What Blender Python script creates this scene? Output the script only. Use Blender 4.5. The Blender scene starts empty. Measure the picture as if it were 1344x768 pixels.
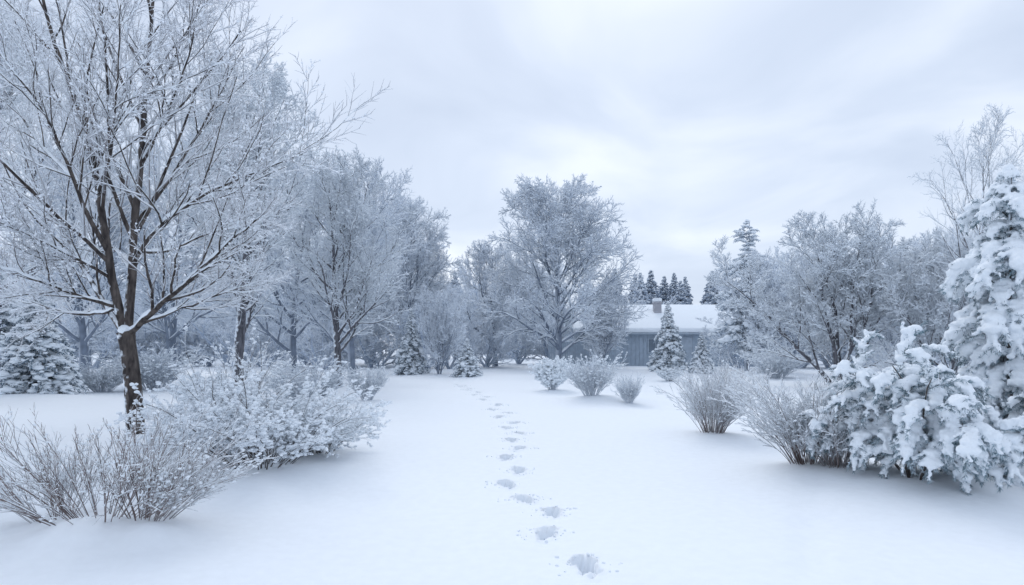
import bpy, math, time
import numpy as np
from mathutils import Vector
T0=time.time()
rng=np.random.default_rng(7)
scene=bpy.context.scene
F=896.0; CH=1.7; HY=450.0
def gp(px,py):
    d=CH*F/(py-HY); return ((px-672)/F*d, d)
def pw(px,py,d): return ((px-672)/F*d, d, CH+(HY-py)/F*d)

# ---------------------------------------------------------------- materials
def newmat(name):
    m=bpy.data.materials.new(name); m.use_nodes=True
    nt=m.node_tree; b=nt.nodes['Principled BSDF']; return m,nt,b
def N(nt,t,**kw):
    n=nt.nodes.new(t)
    for k,v in kw.items(): setattr(n,k,v)
    return n
def ramp(nt,stops):
    r=N(nt,'ShaderNodeValToRGB'); e=r.color_ramp.elements
    while len(e)<len(stops): e.new(0.5)
    for i,(p,c) in enumerate(stops): e[i].position=p; e[i].color=(*c,1)
    return r
def snow_mat(name,col=(0.89,0.935,0.98),scale=18,bump=0.25,dist=0.02):
    m,nt,b=newmat(name)
    tc=N(nt,'ShaderNodeTexCoord')
    if bump:
        n1=N(nt,'ShaderNodeTexNoise'); n1.inputs['Scale'].default_value=scale; n1.inputs['Detail'].default_value=5
        nt.links.new(tc.outputs['Object'],n1.inputs['Vector'])
        bp=N(nt,'ShaderNodeBump'); bp.inputs['Strength'].default_value=bump; bp.inputs['Distance'].default_value=dist
        nt.links.new(n1.outputs['Fac'],bp.inputs['Height']); nt.links.new(bp.outputs['Normal'],b.inputs['Normal'])
        r=ramp(nt,[(0.3,tuple(c*0.965 for c in col)),(0.7,col)])
        nt.links.new(n1.outputs['Fac'],r.inputs['Fac']); nt.links.new(r.outputs['Color'],b.inputs['Base Color'])
    else:
        oi=N(nt,'ShaderNodeObjectInfo'); r=ramp(nt,[(0,tuple(c*0.93 for c in col)),(1,col)])
        nt.links.new(oi.outputs['Random'],r.inputs['Fac']); nt.links.new(r.outputs['Color'],b.inputs['Base Color'])
    b.inputs['Roughness'].default_value=0.65; b.inputs['Specular IOR Level'].default_value=0.2
    return m
def bark_mat(name,dark,light,snow,lo=0.35,hi=0.6,scale=14):
    m,nt,b=newmat(name)
    tc=N(nt,'ShaderNodeTexCoord'); mp=N(nt,'ShaderNodeMapping'); mp.inputs['Scale'].default_value=(1,1,0.3)
    n1=N(nt,'ShaderNodeTexNoise'); n1.inputs['Scale'].default_value=scale; n1.inputs['Detail'].default_value=7
    nt.links.new(tc.outputs['Object'],mp.inputs['Vector']); nt.links.new(mp.outputs['Vector'],n1.inputs['Vector'])
    r=ramp(nt,[(0.35,dark),(0.65,light)]); nt.links.new(n1.outputs['Fac'],r.inputs['Fac'])
    g=N(nt,'ShaderNodeNewGeometry'); dt=N(nt,'ShaderNodeVectorMath',operation='DOT_PRODUCT'); dt.inputs[1].default_value=(-0.45,-0.1,0.9)
    nt.links.new(g.outputs['Normal'],dt.inputs[0])
    n3=N(nt,'ShaderNodeTexNoise'); n3.inputs['Scale'].default_value=7; n3.inputs['Detail'].default_value=5
    nt.links.new(tc.outputs['Object'],n3.inputs['Vector'])
    ad=N(nt,'ShaderNodeMath',operation='MULTIPLY_ADD'); ad.inputs[1].default_value=1.6
    nt.links.new(n3.outputs['Fac'],ad.inputs[0])
    sb=N(nt,'ShaderNodeMath',operation='SUBTRACT'); sb.inputs[1].default_value=0.8
    nt.links.new(dt.outputs['Value'],sb.inputs[0]); nt.links.new(sb.outputs[0],ad.inputs[2])
    mr=N(nt,'ShaderNodeMapRange'); mr.inputs['From Min'].default_value=lo; mr.inputs['From Max'].default_value=hi
    nt.links.new(ad.outputs[0],mr.inputs['Value'])
    mx=N(nt,'ShaderNodeMix',data_type='RGBA'); nt.links.new(mr.outputs[0],mx.inputs['Factor'])
    nt.links.new(r.outputs['Color'],mx.inputs['A']); mx.inputs['B'].default_value=(*snow,1)
    nt.links.new(mx.outputs['Result'],b.inputs['Base Color'])
    bp=N(nt,'ShaderNodeBump'); bp.inputs['Strength'].default_value=0.6; bp.inputs['Distance'].default_value=0.03
    nt.links.new(n1.outputs['Fac'],bp.inputs['Height']); nt.links.new(bp.outputs['Normal'],b.inputs['Normal'])
    b.inputs['Roughness'].default_value=0.9; b.inputs['Specular IOR Level'].default_value=0.15
    return m
def twig_mat(name,dark,light,snow,lo,hi):
    m,nt,b=newmat(name)
    tc=N(nt,'ShaderNodeTexCoord'); n1=N(nt,'ShaderNodeTexNoise'); n1.inputs['Scale'].default_value=3; n1.inputs['Detail'].default_value=1
    nt.links.new(tc.outputs['Object'],n1.inputs['Vector'])
    r=ramp(nt,[(0.35,dark),(0.65,light)]); nt.links.new(n1.outputs['Fac'],r.inputs['Fac'])
    g=N(nt,'ShaderNodeNewGeometry'); dt=N(nt,'ShaderNodeVectorMath',operation='DOT_PRODUCT'); dt.inputs[1].default_value=(-0.4,-0.1,0.9)
    nt.links.new(g.outputs['Normal'],dt.inputs[0])
    mr=N(nt,'ShaderNodeMapRange'); mr.inputs['From Min'].default_value=lo; mr.inputs['From Max'].default_value=hi
    nt.links.new(dt.outputs['Value'],mr.inputs['Value'])
    mx=N(nt,'ShaderNodeMix',data_type='RGBA'); nt.links.new(mr.outputs[0],mx.inputs['Factor'])
    nt.links.new(r.outputs['Color'],mx.inputs['A']); mx.inputs['B'].default_value=(*snow,1)
    nt.links.new(mx.outputs['Result'],b.inputs['Base Color'])
    b.inputs['Roughness'].default_value=0.9; b.inputs['Specular IOR Level'].default_value=0.1
    return m
SN=(0.87,0.92,0.98)
M_ground=snow_mat('snow_ground',col=(0.915,0.95,0.988),scale=9,bump=0.4,dist=0.02)
M_snow=snow_mat('snow_fresh',scale=45,bump=0.5,dist=0.015)
M_frost=snow_mat('frost_near',col=(0.90,0.935,0.985),bump=0)
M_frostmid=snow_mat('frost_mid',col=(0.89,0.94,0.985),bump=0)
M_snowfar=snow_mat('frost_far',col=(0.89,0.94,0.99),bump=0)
M_bark=bark_mat('bark_near',(0.035,0.03,0.03),(0.13,0.11,0.10),SN,lo=0.25,hi=0.5)
M_twig=twig_mat('twig_near',(0.17,0.16,0.165),(0.30,0.28,0.29),SN,-0.6,0.2)
M_barkmid=bark_mat('bark_haze_mid',(0.07,0.07,0.08),(0.17,0.17,0.19),SN,lo=0.2,hi=0.5)  # mid tier: a little distance haze mixed into bark and twig colours
M_twigmid=twig_mat('twig_haze_mid',(0.33,0.37,0.43),(0.46,0.51,0.59),SN,-0.6,0.2)
M_barkpale=twig_mat('bark_haze_pale',(0.16,0.19,0.24),(0.24,0.28,0.35),(0.8,0.86,0.94),0.1,0.7)  # pale tier: bark and twigs lightened and blued as painted haze, plus frost
M_twigpale=twig_mat('twig_haze_pale',(0.54,0.61,0.72),(0.64,0.71,0.82),(0.87,0.92,0.98),-0.6,0.3)
M_barkfar=twig_mat('bark_haze_far',(0.38,0.45,0.55),(0.46,0.53,0.64),(0.8,0.86,0.94),0.0,0.7)  # far tier: haze painted most strongly into the base colours
M_twigfar=twig_mat('twig_haze_far',(0.70,0.77,0.88),(0.78,0.84,0.93),(0.88,0.93,0.985),-0.6,0.3)
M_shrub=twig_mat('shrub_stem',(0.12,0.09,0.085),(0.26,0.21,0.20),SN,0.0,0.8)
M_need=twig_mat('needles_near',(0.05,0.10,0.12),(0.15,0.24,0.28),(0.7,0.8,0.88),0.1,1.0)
M_needmid=twig_mat('needles_haze_mid',(0.08,0.12,0.16),(0.16,0.23,0.29),(0.7,0.79,0.89),0.0,0.9)  # needles from mid to far also carry aerial haze in their colour
M_needpale=twig_mat('needles_haze_pale',(0.20,0.26,0.34),(0.30,0.38,0.46),(0.75,0.83,0.92),0.0,0.9)
M_needfar=twig_mat('needles_haze_far',(0.36,0.43,0.54),(0.44,0.52,0.62),(0.72,0.8,0.9),0.2,1.0)

# ---------------------------------------------------------------- mesh accumulator
class Acc:
    def __init__(s): s.v=[];s.f=[];s.n=0
    def add(s,v,f,mat):
        v=v.reshape(-1,3); s.v.append(v); s.f.append((f+s.n,mat)); s.n+=len(v)
    def mesh(s,name,mats,smooth=True):
        V=np.concatenate(s.v).astype(np.float32)
        me=bpy.data.meshes.new(name); me.vertices.add(len(V)); me.vertices.foreach_set('co',V.ravel())
        tot=np.concatenate([np.full(len(f),f.shape[1],np.int32) for f,_ in s.f]); loops=np.concatenate([f.ravel() for f,_ in s.f]).astype(np.int32)
        mi=np.concatenate([np.full(len(f),m,np.int32) for f,m in s.f])
        st=np.concatenate([[0],np.cumsum(tot)[:-1]]).astype(np.int32)
        me.loops.add(len(loops)); me.loops.foreach_set('vertex_index',loops)
        me.polygons.add(len(tot)); me.polygons.foreach_set('loop_start',st); me.polygons.foreach_set('loop_total',tot)
        me.polygons.foreach_set('material_index',mi); me.polygons.foreach_set('use_smooth',np.full(len(tot),smooth))
        for m in mats: me.materials.append(m)
        me.update(calc_edges=True); print(name,len(tot)); return me
def obj(name,me,loc=(0,0,0),rz=0,s=1,parent=None):
    o=bpy.data.objects.new(name,me); scene.collection.objects.link(o)
    o.location=loc; o.rotation_euler=(0,0,rz); o.scale=(s,s,s) if np.isscalar(s) else s
    if parent: o.parent=parent
    return o
def nrm(a): return a/np.maximum(np.linalg.norm(a,axis=-1,keepdims=True),1e-9)
def tangents(P):
    t=np.empty_like(P); t[:,1:-1]=P[:,2:]-P[:,:-2]; t[:,0]=P[:,1]-P[:,0]; t[:,-1]=P[:,-1]-P[:,-2]; return nrm(t)
def tubes(acc,P,R,S,mat):
    n,K,_=P.shape
    if n==0: return
    Tn=tangents(P); md=nrm(P[:,-1]-P[:,0]); ref=np.where(np.abs(md[:,2:3])>0.8,np.array([[1.,0,0]]),np.array([[0,0,1.]]))[:,None,:]
    u=nrm(np.cross(Tn,np.broadcast_to(ref,Tn.shape))); v=np.cross(u,Tn)
    a=np.arange(S)*2*math.pi/S+math.pi/2
    V=P[:,:,None]+R[:,:,None,None]*(np.cos(a)[None,None,:,None]*u[:,:,None]+np.sin(a)[None,None,:,None]*v[:,:,None])
    b=(np.arange(n)*K*S)[:,None,None]; k=(np.arange(K-1)*S)[None,:,None]; s=np.arange(S)[None,None,:]; s2=(s+1)%S
    f=np.stack([b+k+s,b+k+S+s,b+k+S+s2,b+k+s2],-1).reshape(-1,4)
    acc.add(V,f,mat)
def snowtubes(acc,P,R,S,mat,extra=0.004,k=0.85,gap=0.15):
    Tn=tangents(P); h=np.sqrt(np.clip(1-Tn[...,2]**2,0,1))
    n,K,_=P.shape
    var=rng.uniform(0.5,1.25,(n,K)); var[rng.random((n,K))<gap]=0.15
    Rs=(R*k+extra)*np.clip(h*1.35-0.25,0.05,1)*var
    Q=P.copy(); Q[...,2]+=R*0.55*h+Rs*0.35
    Rs[:,-1]*=0.5
    tubes(acc,Q,Rs,S,mat)
def grow(st,d,L,r0,K,wob=0.15,up=0.0,tip=0.25,droop=0.0):
    n=len(st); P=np.empty((n,K,3)); P[:,0]=st; d=nrm(d)
    step=(L/(K-1))[:,None]
    for k in range(1,K):
        P[:,k]=P[:,k-1]+d*step
        d=nrm(d+rng.normal(0,wob,(n,3))+np.array([0,0,up-droop*k/K]))
    R=r0[:,None]*(1-(1-tip)*np.linspace(0,1,K)[None,:]); return P,R
def spawn(P,R,M,t0=0.15,t1=1.0,ang=(0.5,0.9),ratio=0.5,L=None,rr=0.6,upb=0.15,flat=0.0,shape=0.55):
    n,K,_=P.shape; Tn=tangents(P)
    if L is None: L=np.linalg.norm(np.diff(P,axis=1),axis=2).sum(1)
    t=t0+(t1-t0)*(np.arange(M)[None,:]+rng.random((n,M)))/M
    x=t*(K-1)*0.9999; i=np.minimum(x.astype(int),K-2); fr=(x-i)[...,None]
    I=np.arange(n)[:,None]
    st=P[I,i]*(1-fr)+P[I,i+1]*fr; tg=nrm(Tn[I,i]*(1-fr)+Tn[I,i+1]*fr); r=R[I,i]*(1-fr[...,0])+R[I,i+1]*fr[...,0]
    a=rng.uniform(ang[0],ang[1],(n,M)); az=np.arange(M)[None,:]*2.4+rng.uniform(0,6.28,(n,1))+rng.normal(0,0.5,(n,M))
    ref=np.where(np.abs(tg[...,2:3])>0.85,np.array([1.,0,0]),np.array([0,0,1.]))
    u=nrm(np.cross(tg,ref)); v=np.cross(u,tg)
    sv=np.sin(az)*(1-flat)
    d=tg*np.cos(a)[...,None]+np.sin(a)[...,None]*(np.cos(az)[...,None]*u+sv[...,None]*v)
    d=d+np.array([0,0,upb])
    LL=L[:,None]*ratio*(1-shape*t)*rng.uniform(0.7,1.25,(n,M))
    return st.reshape(-1,3),nrm(d).reshape(-1,3),LL.ravel(),(r*rr).ravel()
import bmesh
def icot(sub):
    bm=bmesh.new(); bmesh.ops.create_icosphere(bm,subdivisions=sub,radius=1); bm.verts.ensure_lookup_table()
    v=np.array([x.co[:] for x in bm.verts]); f=np.array([[q.index for q in p.verts] for p in bm.faces]); bm.free(); return v,f
ICO1=icot(1); ICO2=icot(2)
def blobs(acc,C,S,mat,ico=ICO1,jit=0.12,flat=0.65):
    tv,tf=ico; n=len(C)
    if n==0: return
    a=rng.uniform(0,6.28,n); ca,sa=np.cos(a),np.sin(a)
    sc=S[:,None]*np.stack([rng.uniform(0.8,1.4,n),rng.uniform(0.7,1.0,n),flat*rng.uniform(0.8,1.2,n)],1)
    V=tv[None]*sc[:,None]*(1+rng.normal(0,jit,(n,len(tv),1)))
    X=V[...,0]*ca[:,None]-V[...,1]*sa[:,None]; Y=V[...,0]*sa[:,None]+V[...,1]*ca[:,None]
    V=np.stack([X,Y,V[...,2]],-1)+C[:,None]
    f=(tf[None]+(np.arange(n)*len(tv))[:,None,None]).reshape(-1,3); acc.add(V,f,mat)
def blades(acc,P,D,L,W,mat):
    n=len(P); D=nrm(D); s=nrm(np.cross(D,rng.normal(0,1,(n,3))))
    m=P+D*(L*0.45)[:,None]
    V=np.stack([P,m+s*W[:,None],P+D*L[:,None],m-s*W[:,None]],1)
    f=np.arange(n*4).reshape(n,4); acc.add(V,f,mat)
def pick(P,n):
    N0,K,_=P.shape; i=rng.integers(0,N0,n); k=rng.integers(0,K-1,n); f=rng.random((n,1))
    return P[i,k]*(1-f)+P[i,k+1]*f, nrm(P[i,k+1]-P[i,k]), i

# ---------------------------------------------------------------- deciduous trees  (slots: bark, twig, snow, frost)
MATS_NEAR=[M_bark,M_twig,M_snow,M_frost]; MATS_HAZE_MID=[M_barkmid,M_twigmid,M_frostmid,M_frostmid]
MATS_HAZE_PALE=[M_barkpale,M_twigpale,M_snowfar,M_snowfar]; MATS_HAZE_FAR=[M_barkfar,M_twigfar,M_snowfar,M_snowfar]  # haze comes from these tinted colours, there is no fog volume
def finish_tree(acc,P,R,Ls,tw,counts=(9,8,7),segs=(7,5,3),up=(0.05,0.03,0.0),ang=(0.45,0.95),ratios=(0.5,0.55,0.6),shape=0.45,blob=0,blobsize=0.02,snow=0.004,droop=0.0,lastsnow=0.75):
    L=Ls
    for lv,M in enumerate(counts):
        st,d,L2,r=spawn(P,R,M,t0=0.1 if lv else 0.18,ang=ang,ratio=ratios[lv],L=L,rr=0.62,upb=0.15 if lv<2 else 0.05,shape=shape)
        last=lv==len(counts)-1
        r=np.full(len(r),tw) if last else np.clip(r,tw*1.4,None)
        L2=np.clip(L2,0.12,None)
        P,R=grow(st,d,L2,r,segs[lv],wob=0.10,up=up[lv],tip=0.4,droop=droop)
        L=L2
        if not last:
            tubes(acc,P,R,4 if lv==0 else 3,0 if lv==0 else 1); snowtubes(acc,P,R,4 if lv==0 else 3,2 if lv==0 else 3,extra=snow)
        else:
            tubes(acc,P,R,3,1)
            if lastsnow:
                keep=rng.random(len(P))<lastsnow; Q=P[keep].copy(); Q[...,2]+=R[keep]*1.1
                tubes(acc,Q,R[keep]*rng.uniform(0.7,1.6,(keep.sum(),1)),3,3)
            if blob:
                c,_,_=pick(P,blob); c[:,2]+=tw; blobs(acc,c,rng.uniform(0.5,1.3,len(c))*blobsize,3)
def resample(pts,K):
    pts=np.array(pts,float); s=np.concatenate([[0],np.cumsum(np.linalg.norm(np.diff(pts,axis=0),axis=1))])
    t=np.linspace(0,s[-1],K); q=np.stack([np.interp(t,s,pts[:,i]) for i in range(3)],1)
    for _ in range(2): q[1:-1]=0.25*q[:-2]+0.5*q[1:-1]+0.25*q[2:]
    return q,s[-1]
def gen_tree(name,seed,H,tw,mats,stems=1,clear=0.2,nl=14,spread=0.42,a1=(0.6,1.05),tr=0.02,counts=(9,8,7),blob=0,bs=0.03,snow=0.006,up1=0.06,droop=0.0,lastsnow=0.75,shape=0.45,ratios=(0.5,0.55,0.6),round_=False):
    global rng; rng=np.random.default_rng(seed); acc=Acc()
    if stems==1:
        P,R=grow(np.array([[0,0,-0.2]]),np.array([[0.01,0,1.]]),np.array([H*0.93]),np.array([H*tr]),12,wob=0.035,up=0.08,tip=0.08)
        R[:,0]*=1.35
        tubes(acc,P,R,10,0)
        st,d,L,r=spawn(P,R,nl,t0=clear,t1=0.97,ang=a1,ratio=1,L=np.array([1.0]),rr=0.55,upb=0.1)
        t=(st[:,2])/(H*0.93); tt=np.clip((t-clear)/(1-clear),0,1)
        L=H*spread*(np.sqrt(np.clip(1-tt**1.7,0,1))*0.85+0.18)*rng.uniform(0.9 if round_ else 0.8,1.05 if round_ else 1.15,len(t))
    else:
        st=np.zeros((stems,3)); st[:,2]=-0.2; st[:,:2]=rng.normal(0,0.12,(stems,2)); az=np.arange(stems)*2.4+rng.random()*6
        tl=rng.uniform(0.15,0.75,stems); d=np.stack([np.cos(az)*tl,np.sin(az)*tl,np.ones(stems)],1)
        L0=np.full(stems,H*0.9)/np.sqrt(1+tl**2*0.2); P,R=grow(st,d,L0,np.full(stems,H*tr),12,wob=0.09,up=0.02,tip=0.12)
        tubes(acc,P,R,8,0); snowtubes(acc,P,R,6,2)
        st,d,L,r=spawn(P,R,nl,t0=clear,ang=a1,ratio=spread,L=L0,rr=0.55,upb=0.12,shape=0.5)
    P,R=grow(st,d,L,r,10,wob=0.10,up=up1,tip=0.15,droop=droop)
    tubes(acc,P,R,6,0); snowtubes(acc,P,R,5,2,extra=snow)
    finish_tree(acc,P,R,L,tw,counts=counts,blob=blob,blobsize=bs,snow=snow,lastsnow=lastsnow,shape=shape,ratios=ratios,droop=droop*0.5)
    return acc.mesh(name,mats)

# ---------------------------------------------------------------- terrain height
MOUNDS=[]
def mound(x,y,r,h): MOUNDS.append((x,y,r,h))
_r=np.random.default_rng(3); SW=[(_r.uniform(0.15,0.9)*(1 if i<8 else 2.2),_r.uniform(0,6.28),_r.uniform(0,6.28)) for i in range(16)]
FP=[(768,748),(717,704),(725,673),(688,652),(665,633),(681,618),(664,603),(682,591),(671,580),(682,571),(664,563),(676,556),(655,548.5),(667,542.5),(646,537),(654,531.5),(634,527),(640,522.5),(622,519),(628,515.5),(612,512.5),(616,509.5),(604,507),(609,504.5),(598,502.5)]
FPW=[gp(*p) for p in FP]
def hbase(x,y):
    z=np.zeros_like(x)
    for i,(k,a,p) in enumerate(SW):
        z+=0.018/(1+0.6*k)*np.sin(k*(x*math.cos(a)+y*math.sin(a))+p)
    z+=0.10*np.exp(-((x+4.2)/1.6)**2)*np.exp(-((y-6)/2.5)**2)
    for mx,my,mr,mh in MOUNDS: z+=mh*np.exp(-(((x-mx)**2+(y-my)**2)/mr**2))
    return z
def hz(x,y): return float(hbase(np.array([float(x)]),np.array([float(y)]))[0])
mound(-3.7,6.1,0.7,0.10); mound(-3.1,6.0,0.4,0.06); mound(-3.0,5.72,0.2,0.09); mound(-3.6,5.65,0.3,0.12); mound(-3.2,8.9,1.3,0.14); mound(4.45,7.6,1.1,0.13); mound(3.9,8.8,1.0,0.10); mound(3.6,12.2,0.8,0.08)
mound(6.3,8.6,1.3,0.18); mound(-6.45,11.7,0.8,0.10); mound(2.4,20,1.0,0.12); mound(3.3,20.5,1.2,0.12); mound(1.4,24,0.9,0.08)
mound(-4,18.6,1.0,0.1); mound(-14,20,2.5,0.2)
# ---------------------------------------------------------------- ground
def axis(segs): return np.concatenate([np.arange(a,b,s) for a,b,s in segs])
xr=[1.2]; s=0.05
while xr[-1]<500: xr.append(xr[-1]+s); s*=1.055
xl=[-2.8]; s=0.05
while xl[-1]>-500: xl.append(xl[-1]-s); s*=1.055
X=np.concatenate([np.array(xl[1:])[::-1],axis([(-2.8,-0.5,0.04),(-0.5,1.2,0.018)]),np.array(xr)])
yf=[32.0]; s=0.08
while yf[-1]<700: yf.append(yf[-1]+s); s*=1.06
yn=[4.6]; s=0.05
while yn[-1]>-60: yn.append(yn[-1]-s); s*=1.1
Y=np.concatenate([np.array(yn[1:])[::-1],axis([(4.6,12.5,0.02),(12.5,32,0.045)]),np.array(yf)])
GX,GY=np.meshgrid(X,Y)
def prints(x,y):
    z=np.zeros_like(x); r=np.random.default_rng(5)
    for i,(fx,fy) in enumerate(FPW):
        j=min(i+1,len(FPW)-1); k=max(i-1,0)
        dx,dy=FPW[j][0]-FPW[k][0],FPW[j][1]-FPW[k][1]; l=math.hypot(dx,dy); dx/=l;dy/=l
        ang=r.normal(0,0.15); c,s_=math.cos(ang),math.sin(ang); dx,dy=dx*c-dy*s_,dx*s_+dy*c
        w=np.abs(x-fx)+np.abs(y-fy)<1.4
        if not w.any(): continue
        X_=x[w]-fx; Y_=y[w]-fy; a=X_*dx+Y_*dy; b=-X_*dy+Y_*dx
        n=0.16*np.sin(a*31+i)*np.cos(b*37+2*i)+0.10*np.sin(a*67+b*53+i*3)
        wd=0.080*(1-0.18*np.cos(a/0.17*2.2+0.6))
        q=np.sqrt((a/0.165)**2+(b/wd)**2)*(1+n)
        dep=1/(1+np.exp((q-1)*12)); rim=np.exp(-((q-1.3)/0.25)**2)
        z[w]+= -0.125*dep*(1+0.30*np.sin(a*45+i)*np.sin(b*60)+0.15*(a>0.0))+0.018*rim*(1+2*n)
        z[w]+=-0.02*np.exp(-((b)/0.06)**2)*np.exp(-((a+0.27)/0.12)**2)
    return z
GZ=hbase(GX,GY)+prints(GX,GY)
GZ+=0.006*np.sin(GX*2.3+GY*3.7+np.sin(GX*1.3))*(np.exp(-((GX-4)/2.5)**2)+np.exp(-((GX+2.5)/1.5)**2))
q=GX-(2.2+(GY-5)*0.42); GZ+=-0.035*np.exp(-(q/0.12)**2)*np.exp(-((GY-6.0)/1.3)**2)*(1+0.5*np.sin(GY*9))
ny,nx=GX.shape
acc=Acc(); idx=np.arange(ny*nx).reshape(ny,nx)
acc.add(np.stack([GX,GY,GZ],-1),np.stack([idx[:-1,:-1],idx[:-1,1:],idx[1:,1:],idx[1:,:-1]],-1).reshape(-1,4),0)
obj('ground',acc.mesh('ground',[M_ground]))
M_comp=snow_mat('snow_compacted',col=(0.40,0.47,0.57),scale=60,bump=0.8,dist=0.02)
acc=Acc(); cr=[];cs=[]
for i,(fx,fy) in enumerate(FPW):
    j=min(i+1,len(FPW)-1); k=max(i-1,0); dx,dy=FPW[j][0]-FPW[k][0],FPW[j][1]-FPW[k][1]; l=math.hypot(dx,dy); dx/=l;dy/=l
    aa=np.linspace(0,2*math.pi,25)[:-1]; rr=np.linspace(0.02,0.70,7)
    A,Rr=np.meshgrid(aa,rr); wob=1+0.16*np.sin(3*A+i)+0.12*np.sin(7*A+2*i)
    a=0.15*np.cos(A)*Rr*wob; b=0.075*np.sin(A)*Rr*wob; x=fx+a*dx-b*dy; y=fy+a*dy+b*dx
    z=hbase(x,y)+prints(x,y)+0.006
    ii=np.arange(7*24).reshape(7,24); i2=np.roll(ii,-1,axis=1)
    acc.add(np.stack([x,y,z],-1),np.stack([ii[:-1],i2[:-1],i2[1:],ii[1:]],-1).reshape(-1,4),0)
    n=40; ang=rng.uniform(0,6.28,n); q=rng.uniform(0.1,1.8,n); x=fx+q*0.17*np.cos(ang); y=fy+q*0.15*np.sin(ang)
    cr.append(np.stack([x,y,hbase(x,y)+prints(x,y)+0.003],1)); cs.append(rng.uniform(0.004,0.018,n))
blobs(acc,np.concatenate(cr),np.concatenate(cs),1)
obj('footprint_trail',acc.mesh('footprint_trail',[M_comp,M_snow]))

# ---------------------------------------------------------------- hero tree
rng=np.random.default_rng(11); D=11.7; acc=Acc()
def W(l): return [pw(x,y,D+dy) for x,y,dy in l]
tk,_=resample(W([(179,592,0),(177,545,0),(174,500,0),(170,465,0),(165,436,0)]),10)
Rt=np.linspace(0.155,0.125,10)[None]; Rt[0,0]=0.2; Rt[0,-1]=0.15
LIM=[([(165,440,0),(150,400,0),(141,330,-.1),(130,250,-.2),(112,170,-.2),(88,90,-.4),(62,10,-.5),(45,-70,-.6)],.08),
([(167,440,0),(173,380,.1),(178,300,.2),(186,210,.2),(192,120,.2),(198,40,.3),(206,-70,.4)],.085),
([(168,440,0),(190,415,-.2),(225,388,-.5),(262,352,-.8),(300,322,-1),(335,296,-1.3)],.058),
([(162,438,0),(140,408,.3),(110,358,.6),(80,300,.9),(45,248,1.2),(8,195,1.6)],.05),
([(180,290,.2),(205,262,.4),(238,212,.7),(268,160,.9),(296,105,1.1),(318,60,1.3)],.038),
([(141,330,-.1),(120,292,-.4),(98,235,-.8),(72,175,-1.1),(38,118,-1.4),(0,70,-1.7)],.04),
([(176,345,.1),(200,305,-.3),(250,262,-.8),(300,236,-1.2),(345,214,-1.6),(385,192,-2)],.038),
([(150,402,0),(118,395,-.5),(80,380,-.9),(38,362,-1.3),(-10,345,-1.8)],.036),
([(185,425,0),(220,410,.4),(260,392,.9),(300,378,1.3),(335,370,1.8)],.03),
([(150,405,0),(120,412,.3),(80,408,.7),(45,398,1.2),(10,392,1.7)],.028),
([(186,210,.2),(160,170,.8),(140,110,1.3),(130,50,1.7),(125,-20,2.1)],.032),
([(186,215,.2),(215,165,-.4),(240,100,-.9),(252,40,-1.3),(262,-20,-1.6)],.03),
([(130,250,-.2),(150,200,-.8),(160,140,-1.4),(166,80,-1.9),(170,10,-2.3)],.03),
([(176,360,.1),(150,330,1),(120,290,1.9),(100,240,2.5),(90,190,3)],.032),
([(176,350,.1),(195,310,.9),(225,270,1.8),(262,230,2.5),(290,180,3)],.032),
([(130,255,-.2),(90,225,.4),(50,190,.9),(15,140,1.3),(-20,95,1.6)],.03),
([(192,130,.2),(225,90,.6),(250,30,.9),(275,-30,1.2)],.028),
([(112,170,-.2),(75,135,.3),(40,85,.7),(15,20,1.1)],.028),
([(178,330,.2),(215,330,.6),(262,312,1),(310,300,1.5),(350,285,2)],.03),
([(145,365,0),(105,340,-.6),(60,322,-1.1),(20,300,-1.5),(-20,285,-1.9)],.03)]
Ps=[];Rs=[];Ls=[]
for l,r in LIM:
    q,L=resample(W(l),14); q[1:]+=np.cumsum(rng.normal(0,0.016,(13,3)),0); Ps.append(q);Ls.append(L);Rs.append(r*(1-0.8*np.linspace(0,1,14)))
P=np.array(Ps);R=np.array(Rs);Ls=np.array(Ls)
org=np.array([tk[0][0],tk[0][1],hz(tk[0][0],tk[0][1])])
tubes(acc,tk[None]-org,Rt,16,0); P=P-org
tubes(acc,P,R,8,0); snowtubes(acc,P,R,6,2,extra=0.017,gap=0.15)
blobs(acc,np.array([pw(165,434,D)])-org+np.array([[0,-0.02,0.0],]),np.array([0.14]),2,ico=ICO2,jit=0.03)
finish_tree(acc,P,R,Ls,0.0037,counts=(13,10,7),ang=(0.4,0.8),ratios=(0.5,0.46,0.5),blob=12000,blobsize=0.018,snow=0.010,up=(0.05,0.02,0.0),lastsnow=1.0)
obj('bare_tree',acc.mesh('bare_tree',MATS_NEAR),loc=tuple(org))

# ---------------------------------------------------------------- generic trees
tA=gen_tree('tree_a',21,10,0.006,MATS_HAZE_MID,nl=22,clear=0.2,spread=0.36,a1=(0.5,0.9),counts=(10,9,6),tr=0.018,blob=4000,bs=0.035,up1=0.1,snow=0.012,lastsnow=0.9)
tA2=gen_tree('tree_a2',29,10,0.006,MATS_HAZE_MID,nl=16,clear=0.2,spread=0.38,a1=(0.45,0.8),counts=(8,7,4),tr=0.014,up1=0.12,snow=0.008,lastsnow=0.9)
tB=gen_tree('tree_b',22,9,0.008,MATS_HAZE_MID,nl=24,clear=0.16,spread=0.42,a1=(0.7,1.1),counts=(10,9,6),blob=4000,bs=0.04,snow=0.014,lastsnow=0.9)
tB2=gen_tree('tree_b2',27,9,0.011,MATS_HAZE_PALE,nl=24,clear=0.14,spread=0.42,a1=(0.7,1.1),counts=(9,8,6),snow=0.014,lastsnow=0.5)
tC=gen_tree('tree_c',23,12,0.013,MATS_HAZE_PALE,nl=40,clear=0.09,spread=0.46,a1=(0.7,1.3),counts=(10,9,6),blob=3000,bs=0.06,snow=0.018,up1=0.10,droop=0.26,lastsnow=0.6,round_=True)
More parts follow.
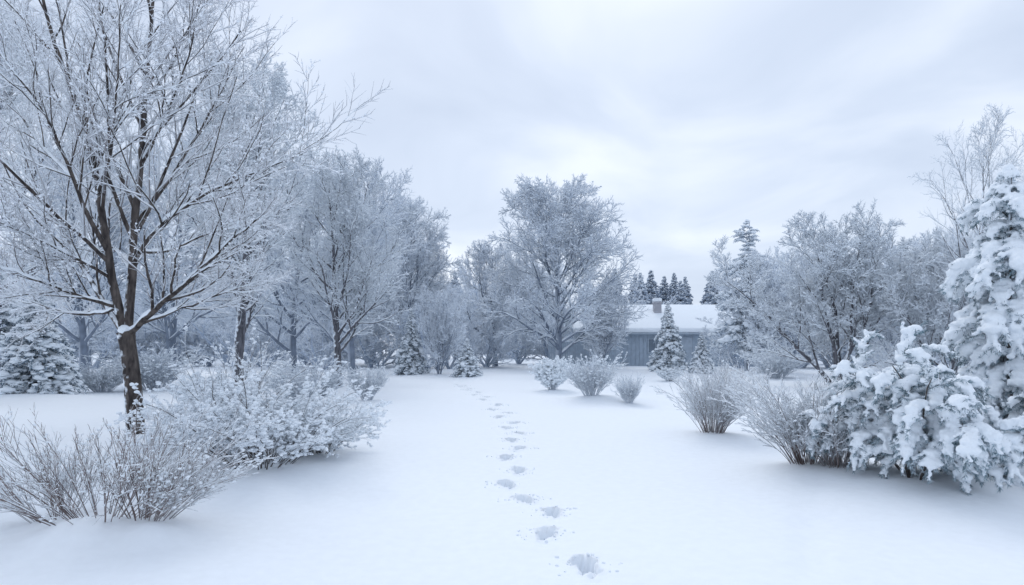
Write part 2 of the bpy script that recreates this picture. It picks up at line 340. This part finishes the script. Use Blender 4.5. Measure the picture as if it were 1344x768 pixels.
tD=gen_tree('tree_d',24,7,0.008,MATS_HAZE_MID,stems=6,nl=11,clear=0.12,spread=0.5,a1=(0.5,1.0),counts=(8,8,6),tr=0.014,blob=4000,bs=0.035,snow=0.014,droop=0.1,lastsnow=0.9)
tD2=gen_tree('tree_d2',28,7,0.012,MATS_HAZE_PALE,stems=6,nl=10,clear=0.08,spread=0.5,a1=(0.5,1.0),counts=(7,7,5),tr=0.013,snow=0.015,lastsnow=0.5,droop=0.1)
tF=gen_tree('tree_f',25,11,0.020,MATS_HAZE_FAR,nl=20,clear=0.12,spread=0.42,a1=(0.6,1.1),counts=(8,7,5),snow=0.02,lastsnow=0)
tG=gen_tree('tree_g',26,9,0.020,MATS_HAZE_FAR,stems=5,nl=9,clear=0.05,spread=0.5,counts=(7,6,5),snow=0.02,lastsnow=0)
def place(name,me,H0,px,d,top,rz=0,sx=1.0):
    x=(px-672)/F*d; h=CH+(HY-top)/F*d; s=h/H0
    return obj(name,me,(x,d,hz(x,d)-0.02),rz,(s*sx,s*sx,s))
TR='bare_tree'
place(TR,tA,10,312,20,92,0.4,1.0)
place(TR,tA,10,-35,17,-15,2.1,0.9)
place(TR,tB,9,443,26,222,0.9,0.95)
place(TR,tB2,9,462,34,225,2.9,0.95)
place(TR,tB2,9,385,36,225,4.0)
place(TR,tC,12,540,47,268,1.2,0.75)
place(TR,tC,12,490,54,265,3.3,0.85)
place(TR,tD2,7,576,37,378,1.0,0.8)
place(TR,tC,12,733,43,243,0.3,1.0)
place(TR,tD2,7,788,46,370,0.8,0.8)
place(TR,tB2,9,650,50,325,1.8,1.1)
place(TR,tD,7,1100,27,285,0.2,1.1)
place(TR,tD2,7,1195,33,312,2.2,1.1)
place(TR,tA2,10,1290,18,165,3.4,0.8)
place(TR,tD2,7,1030,38,330,4.2,0.9)
place(TR,tD,7,1250,25,300,3.1,1.0)
place(TR,tA2,10,1375,20,185,1.2,0.8)
place(TR,tB2,9,225,32,190,5.0,1.0)
place(TR,tB2,9,110,31,210,2.0,1.1)
place(TR,tA,10,-110,20,10,3.0)
print('trees',time.time()-T0)

# ---------------------------------------------------------------- spruces
def gen_spruce(name,seed,H,Rb,mats,whorl=24,per=8,nlet=12,ned=14,nl=0.06,nw=0.012,bs=0.09,droop=0.5,snowmul=1.0,profile=None,returnsnow=False,baseclear=0.04,ico=ICO1,updir=0.15,trunk_r=0.016,nsnow=7,lr=0.42,letsnow=0.8):
    global rng; rng=np.random.default_rng(seed); acc=Acc(); sacc=acc if not returnsnow else Acc(); sm=2 if not returnsnow else 0
    K=10; P,R=grow(np.array([[0,0,-0.15]]),np.array([[0,0,1.]]),np.array([H+0.15]),np.array([H*trunk_r]),K,wob=0.01,up=0.05,tip=0.08); tubes(acc,P,R,8,0)
    hs=np.repeat(np.linspace(baseclear,0.985,whorl)**1.0,per)+rng.normal(0,0.012,whorl*per); hs=np.clip(hs,0.02,0.99)
    n=len(hs); prof=profile(hs) if profile else (1-hs)**0.85
    L=Rb*np.clip(prof,0.05,None)*rng.uniform(0.7,1.15,n)
    az=np.repeat(np.arange(whorl)*0.5,per)+np.tile(np.arange(per)*2*math.pi/per,whorl)+rng.normal(0,0.2,n)
    st=np.stack([np.zeros(n),np.zeros(n),hs*H],1); d=np.stack([np.cos(az),np.sin(az),updir+0.5*hs**2],1)
    P,R=grow(st,d,L,np.clip(L*0.018,0.004,None),8,wob=0.05,tip=0.3,droop=droop)
    tubes(acc,P,R,4,0)
    st,d2,L2,r2=spawn(P,R,nlet,t0=0.18,t1=1.0,ang=(0.6,1.0),ratio=lr,L=L,rr=0.5,upb=-0.12,flat=0.75,shape=0.45)
    LS=np.repeat(np.clip(L/Rb*1.6,0.3,1.0),nlet)
    L2=np.clip(L2,0.06,None)
    P2,R2=grow(st,d2,L2,np.clip(r2,0.002,None),4,wob=0.08,droop=0.35,tip=0.4); tubes(acc,P2,R2,3,0)
    n2=len(P2)*ned
    c,t,i=pick(P2,n2); dd=nrm(t*0.8+rng.normal(0,0.5,(n2,3))+np.array([0,0,-0.15])); blades(acc,c,dd,rng.uniform(0.6,1.2,n2)*nl*LS[i],np.full(n2,nw)*LS[i],1)
    n3=n*ned*3; c,t,i=pick(P,n3); l3=np.clip(L/Rb*1.6,0.3,1.0)[i]; dd=nrm(t*0.6+rng.normal(0,0.6,(n3,3))); blades(acc,c,dd,rng.uniform(0.6,1.2,n3)*nl*l3,nw*l3,1)
    if returnsnow:
        fingers(sacc,P,P2,bs,LS,L/Rb,nsnow,letsnow)
        blobs(sacc,np.array([[0,0,H]]),np.array([bs*0.4]),0,flat=1.4,ico=ico); return acc,sacc
    m=n*nsnow; i=rng.integers(0,n,m); tt=rng.uniform(0.35,1.0,m)*(7-1e-3); k=tt.astype(int); f=(tt-k)[:,None]
    c=P[i,k]*(1-f)+P[i,k+1]*f; sz=bs*rng.uniform(0.45,1.15,m)*np.clip(L[i]/Rb*1.4,0.35,1.1)*snowmul; c[:,2]+=sz*0.35
    c[:,:2]+=rng.normal(0,0.35,(m,2))*sz[:,None]
    blobs(sacc,c,sz,sm,flat=0.5,ico=ico)
    m=len(P2); c=P2[:,2]+rng.normal(0,0.01,(m,3)); sz=bs*0.55*rng.uniform(0.3,1.1,m)*snowmul*LS; c[:,2]+=sz*0.4; kp=rng.random(m)<letsnow; blobs(sacc,c[kp],sz[kp],sm,flat=0.55,ico=ico)
    blobs(sacc,np.array([[0,0,H]]),np.array([bs*0.35]),sm,flat=1.4,ico=ico)
    snowtubes(acc,P2,np.maximum(R2,nw*0.7),3,2,extra=nw*0.7)
    return acc.mesh(name,mats)
def fingers(sacc,P,P2,bs,LS,LR,nsnow,letsnow):
    """snow lying along every bough and side-branch as lumpy fingers"""
    n=len(P); m=n*nsnow; i=rng.integers(0,n,m); tt=rng.uniform(0.25,0.97,m)*(P.shape[1]-1); k=np.minimum(tt.astype(int),P.shape[1]-2); f=(tt-k)[:,None]
    c=P[i,k]*(1-f)+P[i,k+1]*f; sz=bs*rng.uniform(0.4,0.9,m)*np.clip(LR[i]*1.4,0.35,1.0); c[:,2]+=sz*0.4
    blobs(sacc,c,sz,0,flat=0.55,ico=ICO2,jit=0.05)
    keep=rng.random(len(P2))<letsnow; Q=P2[keep]; ls=LS[keep]; w=rng.uniform(0.6,1.15,len(Q))
    for t in (0.3,0.8,1.3,1.8,2.3,2.75):
        k=int(t); f=t-k; c=Q[:,k]*(1-f)+Q[:,k+1]*f+rng.normal(0,0.004,(len(Q),3)); sz=bs*0.36*(1-0.14*t)*ls*w*rng.uniform(0.8,1.25,len(Q)); c[:,2]+=sz*0.55
        blobs(sacc,c,sz,0,flat=0.75,jit=0.05)
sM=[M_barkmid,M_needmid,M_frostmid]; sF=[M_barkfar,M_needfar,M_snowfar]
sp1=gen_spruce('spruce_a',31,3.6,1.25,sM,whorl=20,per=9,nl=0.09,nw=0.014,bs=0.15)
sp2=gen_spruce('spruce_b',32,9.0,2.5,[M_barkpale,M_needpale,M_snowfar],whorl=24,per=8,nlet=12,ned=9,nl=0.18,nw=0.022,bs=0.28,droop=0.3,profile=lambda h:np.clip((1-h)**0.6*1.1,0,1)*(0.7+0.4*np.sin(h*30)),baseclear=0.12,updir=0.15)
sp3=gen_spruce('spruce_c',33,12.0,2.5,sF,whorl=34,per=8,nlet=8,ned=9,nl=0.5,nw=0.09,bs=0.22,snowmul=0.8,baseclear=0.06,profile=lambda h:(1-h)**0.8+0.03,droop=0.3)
SP='spruce_tree'
place(SP,sp1,3.6,48,20.5,372,0.3,1.15)
place(SP,sp1,3.6,-8,22,330,1.7,1.0)
place(SP,sp1,3.6,540,38,405,2.2,0.9)
place(SP,sp1,3.6,613,34,445,3.3,1.35)
place(SP,sp1,3.6,877,41,398,0.9,0.95)
place(SP,sp1,3.6,921,38,436,4.3,1.1)
place(SP,sp2,9,980,40,290,0.2,1.0)
print('spruce',time.time()-T0)

# ---------------------------------------------------------------- foreground laden conifers
def remesh_snow(name,sacc,parent,vox):
    me=sacc.mesh(name,[M_snow]); o=obj(name,me,parent=parent)
    m=o.modifiers.new('r','REMESH'); m.mode='VOXEL'; m.voxel_size=vox; m.use_smooth_shade=True
    s=o.modifiers.new('s','SMOOTH'); s.iterations=2; s.factor=0.5
    tx=bpy.data.textures.new(name,'CLOUDS'); tx.noise_scale=0.05; tx.noise_depth=3
    d=o.modifiers.new('d','DISPLACE'); d.texture=tx; d.strength=0.03; d.mid_level=0.45
    return o
nm=[M_bark,M_need,M_snow]
a,sa=gen_spruce('x',41,3.7,0.88,nm,whorl=15,per=10,nlet=14,ned=75,nl=0.06,nw=0.0035,bs=0.155,droop=0.85,profile=lambda h:np.clip(np.minimum(0.85+0.4*h,1.0)*np.sqrt(np.clip(1-h**2.5,0,1)),0.12,1)*(0.8+0.25*np.sin(h*31)),returnsnow=True,updir=0.4,ico=ICO2,nsnow=9,trunk_r=0.02,lr=0.5,letsnow=0.9)
x,y=6.25,8.6; p=obj(SP,a.mesh('spruce_foliage',nm),(x,y,hz(x,y))); remesh_snow('snow_load',sa,p,0.014)
a,sa=gen_spruce('x',42,1.5,0.75,nm,whorl=8,per=9,nlet=13,ned=80,nl=0.06,nw=0.0035,bs=0.125,droop=0.8,returnsnow=True,updir=0.4,ico=ICO2,nsnow=8,lr=0.5,letsnow=0.85)
x,y=5.95,7.6; p=obj(SP,a.mesh('spruce_foliage2',nm),(x,y,hz(x,y))); remesh_snow('snow_load',sa,p,0.014)
def gen_bush(seed,H,Wd,nst=12):
    global rng; rng=np.random.default_rng(seed); acc=Acc(); sacc=Acc()
    az=np.arange(nst)*2.4+rng.normal(0,0.2,nst); tl=np.linspace(0.15,1.7,nst)
    d=np.stack([np.cos(az)*tl*Wd/H,np.sin(az)*tl*Wd/H,np.ones(nst)],1); st=np.stack([np.cos(az)*0.06,np.sin(az)*0.06,np.full(nst,-0.1)],1)
    L=H*rng.uniform(0.88,0.98,nst)*np.linspace(1.0,0.8,nst)
    P,R=grow(st,d,L,np.full(nst,0.018),10,wob=0.07,droop=0.3,tip=0.3); tubes(acc,P,R,7,0)
    st,d1,L1,r1=spawn(P,R,12,t0=0.22,ang=(0.7,1.3),ratio=0.42,L=L,rr=0.5,upb=0.0,shape=0.25)
    P1,R1=grow(st,d1,L1,np.clip(r1,0.004,None),8,wob=0.06,droop=0.75,tip=0.3); tubes(acc,P1,R1,4,0)
    st,d2,L2,r2=spawn(P1,R1,11,t0=0.12,ang=(0.6,1.0),ratio=0.45,L=L1,rr=0.5,upb=-0.1,flat=0.7,shape=0.3)
    P2,R2=grow(st,d2,np.clip(L2,0.06,None),np.full(len(st),0.0025),4,wob=0.08,droop=0.5,tip=0.4); tubes(acc,P2,R2,3,0)
    n=len(P2)*65; c,t,i=pick(P2,n); blades(acc,c,nrm(t*0.8+rng.normal(0,0.5,(n,3))+np.array([0,0,-0.25])),rng.uniform(0.6,1.2,n)*0.055,np.full(n,0.003),1)
    n=len(P1)*90; c,t,i=pick(P1,n); blades(acc,c,nrm(t*0.6+rng.normal(0,0.6,(n,3))),rng.uniform(0.6,1.2,n)*0.055,np.full(n,0.003),1)
    fingers(sacc,P1,P2,0.10,np.ones(len(P2)),np.ones(len(P1)),8,0.88)
    return acc,sacc
a,sa=gen_bush(51,1.6,0.6); x,y=4.5,7.6; p=obj('conifer_shrub',a.mesh('conifer_shrub',nm),(x,y,hz(x,y))); remesh_snow('snow_load',sa,p,0.012)
print('fg',time.time()-T0)

# ---------------------------------------------------------------- twiggy shrubs
def gen_shrub(name,seed,H,Wd,n=60,tw=0.003,mats=None,counts=(7,5),blob=0,bs=0.02,r0=0.006,droop=0.12,lean=(0,0),snow=0.003,wob=0.09,ang=(0.3,0.8),ratio=0.4,t0=0.22,sgap=0.35,tmax=1.1):
    global rng; rng=np.random.default_rng(seed); acc=Acc()
    az=rng.uniform(0,6.28,n); tl=np.sqrt(rng.random(n))*tmax
    st=np.stack([np.cos(az)*tl*Wd*0.18,np.sin(az)*tl*Wd*0.18,np.full(n,-0.06)],1)
    d=np.stack([np.cos(az)*tl*Wd/H*0.75+lean[0],np.sin(az)*tl*Wd/H*0.75+lean[1],np.ones(n)],1)
    L=H*rng.uniform(0.5,1.15,n)*np.sqrt(1+(tl*Wd/H*0.6)**2)
    P,R=grow(st,d,L,r0*rng.uniform(0.6,1.2,n),9,wob=wob,droop=droop,tip=0.35); tubes(acc,P,R,4,0); snowtubes(acc,P,R,3,2,extra=snow,gap=sgap)
    for lv,M in enumerate(counts):
        st,d,L2,r=spawn(P,R,M,t0=t0,ang=ang,ratio=ratio,L=L,rr=0.6,upb=0.1)
        P,R=grow(st,d,np.clip(L2,0.05,None),np.clip(r,tw,None),5 if lv==0 else 4,wob=wob,tip=0.5); L=L2
        tubes(acc,P,R,3,1); snowtubes(acc,P,R,3,2,extra=snow,gap=sgap)
    if blob:
        c,_,_=pick(P,blob); c[:,2]+=tw; blobs(acc,c,rng.uniform(0.4,1.3,blob)*bs,2,flat=0.6)
    return acc.mesh(name,mats or [M_shrub,M_shrub,M_snow])
sh1=gen_shrub('shrub_a',61,0.95,1.45,n=60,r0=0.006,tw=0.0022,counts=(6,4),blob=260,bs=0.014,wob=0.045,ang=(0.25,0.6),ratio=0.5,snow=0.0035,droop=0.06,sgap=0.4,tmax=1.3)
sh1b=gen_shrub('shrub_a2',62,0.85,0.9,n=40,r0=0.006,tw=0.0022,counts=(6,4),blob=600,bs=0.018,lean=(0.5,0),wob=0.05,ang=(0.25,0.6),ratio=0.5,snow=0.004,droop=0.1)
sh2=gen_shrub('shrub_b',63,1.1,1.3,n=80,mats=[M_bark,M_twig,M_snow],r0=0.009,counts=(9,6),blob=9000,bs=0.026,droop=0.25,snow=0.006,tmax=1.3)
sh2s=gen_shrub('shrub_b2',67,1.5,0.9,n=34,mats=[M_bark,M_twig,M_snow],r0=0.009,counts=(8,6),blob=1500,bs=0.022,droop=0.08,snow=0.006)
sh3=gen_shrub('shrub_c',64,1.1,0.85,n=110,counts=(8,5),mats=[M_shrub,M_twig,M_snow],blob=1500,bs=0.014,snow=0.005,wob=0.06,ang=(0.25,0.65),ratio=0.45,sgap=0.2)
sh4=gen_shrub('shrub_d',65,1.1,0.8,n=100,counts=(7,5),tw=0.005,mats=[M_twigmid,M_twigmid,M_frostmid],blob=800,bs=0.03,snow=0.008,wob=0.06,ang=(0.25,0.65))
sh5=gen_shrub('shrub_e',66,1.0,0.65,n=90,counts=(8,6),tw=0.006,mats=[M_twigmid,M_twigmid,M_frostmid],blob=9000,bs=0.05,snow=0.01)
def sp(me,px,py,s=1,rz=0,sx=1.0,name='snowy_shrub'):
    x,y=gp(px,py); return obj(name,me,(x,y,hz(x,y)),rz,(s*sx,s*sx,s))
sp(sh1,135,700,1.0,0.0); sp(sh1b,200,700,0.9,0.0); sp(sh1b,70,695,0.8,2.8)
sp(sh2,345,622,1.0,0.3,1.0); sp(sh2,415,598,0.75,2.0); sp(sh2s,305,600,1.0,4.0); sp(sh2,275,585,0.75,4.4)
sp(sh3,1060,622,1.0,0.5,1.25); sp(sh3,1100,632,0.7,2.5,1.25); sp(sh3,935,575,1.05,1.9,0.95)
sp(sh5,725,513,0.95,0.2); sp(sh4,776,526,1.0,1.2,1.1); sp(sh4,826,530,0.65,2.2,0.9); sp(sh4,482,530,0.8,0.6,0.95)
sp(sh4,400,535,1.0,3.0,1.6); sp(sh5,878,500,0.5,3.0,1.5); sp(sh4,135,514,0.9,1.0,1.6); sp(sh5,265,540,0.8,2.5,1.2)
sp(sh4,1020,496,1.2,1.0,1.5); sp(sh4,200,510,1.3,2.0,1.5)

# ---------------------------------------------------------------- house and fence
def box(acc,x0,x1,y0,y1,z0,z1,mat):
    v=np.array([[x,y,z] for x in (x0,x1) for y in (y0,y1) for z in (z0,z1)],float)
    f=np.array([[0,1,3,2],[4,6,7,5],[0,4,5,1],[2,3,7,6],[0,2,6,4],[1,5,7,3]]); acc.add(v,f,mat)
def simple(name,c,rough=0.8):
    m,nt,b=newmat(name); b.inputs['Roughness'].default_value=rough
    tc=N(nt,'ShaderNodeTexCoord'); n=N(nt,'ShaderNodeTexNoise'); n.inputs['Scale'].default_value=3; n.inputs['Detail'].default_value=5
    nt.links.new(tc.outputs['Object'],n.inputs['Vector']); r=ramp(nt,[(0.3,tuple(k*0.8 for k in c)),(0.7,c)]); nt.links.new(n.outputs['Fac'],r.inputs['Fac']); nt.links.new(r.outputs['Color'],b.inputs['Base Color'])
    return m
M_wall=simple('siding_grey',(0.45,0.53,0.62)); M_trim=simple('trim',(0.46,0.53,0.61)); M_glass=simple('window_glass',(0.2,0.25,0.31),0.2); M_chim=simple('chimney_brick',(0.46,0.46,0.50))
hx0,hx1,hy0,hy1=5.0,18.0,50.0,59.0; wh=2.5; rh=4.3; hm=(hy0+hy1)/2
house=bpy.data.objects.new('house',None); scene.collection.objects.link(house)
a=Acc(); box(a,hx0,hx1,hy0,hy1,-0.3,wh,0)
a.add(np.array([[hx0,hy0,wh],[hx0,hy1,wh],[hx0,hm,rh-0.1],[hx1,hy0,wh],[hx1,hy1,wh],[hx1,hm,rh-0.1]]),np.array([[0,2,1],[3,4,5]]),0)
for xx in np.arange(hx0+0.15,hx1,0.3): box(a,xx-0.02,xx+0.02,hy0-0.03,hy0-0.002,0,wh-0.01,0)
obj('walls',a.mesh('walls',[M_wall],False),parent=house)
a=Acc()
for wx in (10.0,15.2):
    box(a,wx,wx+1.0,hy0-0.05,hy0-0.033,1.0,1.95,1)
    for (p,q,r,s) in ((wx-0.08,wx,0.92,2.03),(wx+1.0,wx+1.08,0.92,2.03),(wx,wx+1.0,0.92,1.0),(wx,wx+1.0,1.95,2.03),(wx+0.48,wx+0.52,1.0,1.95)): box(a,p,q,hy0-0.08,hy0-0.031,r,s,0)
obj('windows',a.mesh('windows',[M_trim,M_glass],False),parent=house)
a=Acc(); box(a,12.3,13.2,hy0-0.06,hy0-0.032,0.05,2.1,0); obj('door',a.mesh('door',[M_trim],False),parent=house)
def slab(z,t,ov,mat,name,b=0):
    sl=(rh-wh)/(hm-hy0); a=Acc(); e=wh-sl*ov; v=[]
    for x in (hx0-ov,hx1+ov):
        v+= [[x,hy0-ov,e+z],[x,hm,rh+z],[x,hy1+ov,e+z],[x,hy1+ov,e+z+t],[x,hm,rh+z+t],[x,hy0-ov,e+z+t]]
    f4=np.array([[0,1,7,6],[1,2,8,7],[2,3,9,8],[3,4,10,9],[4,5,11,10],[5,0,6,11],[0,5,4,1],[1,4,3,2],[6,7,10,11],[7,8,9,10]])
    a.add(np.array(v,float),f4,0); o=obj(name,a.mesh(name,[mat],b>0),parent=house)
    if b: m=o.modifiers.new('b','BEVEL'); m.width=b; m.segments=4
    return o
slab(0.02,0.12,0.5,M_trim,'roof'); slab(0.143,0.34,0.56,M_snow,'roof_snow',0.13)
a=Acc(); box(a,10.95,11.5,52.5,53.1,3.3,4.75,0); box(a,10.89,11.56,52.44,53.16,4.75,4.85,0); obj('chimney',a.mesh('chimney',[M_chim],False),parent=house)
a=Acc(); box(a,10.91,11.54,52.46,53.14,4.852,5.14,0); o=obj('chimney_snow',a.mesh('chimney_snow',[M_snow]),parent=house); m=o.modifiers.new('b','BEVEL'); m.width=0.08; m.segments=3
a=Acc(); r=np.random.default_rng(4)
for i,xx in enumerate(np.arange(2.6,7.7,0.16)): box(a,xx,xx+0.145,48.6,48.63,-0.1,1.75+r.uniform(-0.02,0.02),0)
for xx in np.arange(2.6,7.6,1.6): box(a,xx,xx+0.1,48.632,48.74,-0.2,1.8,0)
for zz in (0.4,1.4): box(a,2.6,7.65,48.75,48.80,zz,zz+0.1,0)
box(a,2.58,7.68,48.56,48.72,1.82,1.95,1)
obj('wooden_fence',a.mesh('wooden_fence',[M_wall,M_snow],False))

# ---------------------------------------------------------------- distant forest
df=bpy.data.objects.new('distant_forest',None); scene.collection.objects.link(df)
r=np.random.default_rng(77); c=0
def top_at(px): return np.interp(px,[-300,0,150,350,480,600,640,800,830,950,1000,1100,1250,1344,1700],[300,330,345,320,300,345,360,380,395,395,335,325,320,290,290])
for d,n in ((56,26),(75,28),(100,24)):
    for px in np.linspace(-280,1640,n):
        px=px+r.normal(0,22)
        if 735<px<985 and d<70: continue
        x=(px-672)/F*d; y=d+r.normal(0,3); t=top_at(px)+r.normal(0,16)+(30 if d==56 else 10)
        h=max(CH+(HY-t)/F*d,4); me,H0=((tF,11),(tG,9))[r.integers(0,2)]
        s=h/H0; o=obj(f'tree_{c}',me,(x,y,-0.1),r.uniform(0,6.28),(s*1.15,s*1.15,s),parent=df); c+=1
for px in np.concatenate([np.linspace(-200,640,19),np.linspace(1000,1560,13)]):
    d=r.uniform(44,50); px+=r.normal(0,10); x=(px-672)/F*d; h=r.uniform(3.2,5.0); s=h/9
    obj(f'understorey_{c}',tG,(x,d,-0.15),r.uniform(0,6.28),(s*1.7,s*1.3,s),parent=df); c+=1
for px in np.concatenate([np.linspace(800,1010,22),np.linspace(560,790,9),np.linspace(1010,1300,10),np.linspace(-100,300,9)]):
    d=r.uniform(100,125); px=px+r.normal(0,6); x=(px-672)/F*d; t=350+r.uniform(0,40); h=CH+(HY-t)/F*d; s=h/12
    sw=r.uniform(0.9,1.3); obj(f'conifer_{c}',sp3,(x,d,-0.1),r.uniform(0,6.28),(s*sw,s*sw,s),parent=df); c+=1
print('forest',time.time()-T0)

# ---------------------------------------------------------------- camera
cam=bpy.data.cameras.new('camera'); co=bpy.data.objects.new('camera',cam); scene.collection.objects.link(co)
cam.lens=24; cam.sensor_width=36; cam.shift_y=66/1344; cam.clip_end=2000
co.location=(0,0,CH); co.rotation_euler=(math.radians(90),0,0); scene.camera=co
# ---------------------------------------------------------------- light
SE,SA=math.radians(42),math.radians(-12)
sun=bpy.data.lights.new('sun','SUN'); sun.energy=0.9; sun.angle=math.radians(35); sun.color=(1,0.99,0.97)
so=bpy.data.objects.new('sun',sun); scene.collection.objects.link(so)
dv=Vector((math.sin(SA)*math.cos(SE),math.cos(SA)*math.cos(SE),math.sin(SE))); so.rotation_euler=dv.to_track_quat('Z','Y').to_euler()
w=bpy.data.worlds.new('World'); scene.world=w; w.use_nodes=True; nt=w.node_tree; nt.nodes.clear()
out=N(nt,'ShaderNodeOutputWorld'); sky=N(nt,'ShaderNodeTexSky',sky_type='NISHITA'); sky.sun_disc=False; sky.sun_elevation=SE; sky.sun_rotation=SA; sky.air_density=1.0; sky.dust_density=1
b1=N(nt,'ShaderNodeBackground'); b1.inputs['Strength'].default_value=0.08; nt.links.new(sky.outputs[0],b1.inputs[0])
tc=N(nt,'ShaderNodeTexCoord'); sx=N(nt,'ShaderNodeSeparateXYZ'); nt.links.new(tc.outputs['Generated'],sx.inputs[0])
za=N(nt,'ShaderNodeMath',operation='ADD'); za.inputs[1].default_value=0.22; nt.links.new(sx.outputs['Z'],za.inputs[0])
zm=N(nt,'ShaderNodeMath',operation='MAXIMUM'); zm.inputs[1].default_value=0.1; nt.links.new(za.outputs[0],zm.inputs[0])
dx=N(nt,'ShaderNodeMath',operation='DIVIDE'); nt.links.new(sx.outputs['X'],dx.inputs[0]); nt.links.new(zm.outputs[0],dx.inputs[1])
dy=N(nt,'ShaderNodeMath',operation='DIVIDE'); nt.links.new(sx.outputs['Y'],dy.inputs[0]); nt.links.new(zm.outputs[0],dy.inputs[1])
cb=N(nt,'ShaderNodeCombineXYZ'); nt.links.new(dx.outputs[0],cb.inputs[0]); nt.links.new(dy.outputs[0],cb.inputs[1]); cb.inputs[2].default_value=2.7
n1=N(nt,'ShaderNodeTexNoise'); n1.inputs['Scale'].default_value=1.5; n1.inputs['Detail'].default_value=5; n1.inputs['Roughness'].default_value=0.45; n1.inputs['Distortion'].default_value=0.5
nt.links.new(cb.outputs[0],n1.inputs['Vector'])
dt=N(nt,'ShaderNodeVectorMath',operation='DOT_PRODUCT'); gd=Vector((0.03,0.9,0.44)).normalized(); dt.inputs[1].default_value=gd; nt.links.new(tc.outputs['Generated'],dt.inputs[0])
mr=N(nt,'ShaderNodeMapRange'); mr.inputs['From Min'].default_value=0.87; mr.inputs['From Max'].default_value=1.0; mr.inputs['To Min'].default_value=0; mr.inputs['To Max'].default_value=0.10; nt.links.new(dt.outputs['Value'],mr.inputs['Value'])
ad=N(nt,'ShaderNodeMath',operation='ADD'); nt.links.new(n1.outputs['Fac'],ad.inputs[0]); nt.links.new(mr.outputs[0],ad.inputs[1])
rp=ramp(nt,[(0.32,(0.57,0.66,0.82)),(0.50,(0.665,0.755,0.91)),(0.72,(0.86,0.93,1.04))]); nt.links.new(ad.outputs[0],rp.inputs[0])
b2=N(nt,'ShaderNodeBackground'); b2.inputs['Strength'].default_value=1.12; nt.links.new(rp.outputs[0],b2.inputs[0])
mx=N(nt,'ShaderNodeMixShader'); mx.inputs[0].default_value=0.9; nt.links.new(b1.outputs[0],mx.inputs[1]); nt.links.new(b2.outputs[0],mx.inputs[2]); nt.links.new(mx.outputs[0],out.inputs[0])
scene.view_settings.view_transform='Standard'; scene.view_settings.look='None'; scene.view_settings.exposure=0
print('done',time.time()-T0)
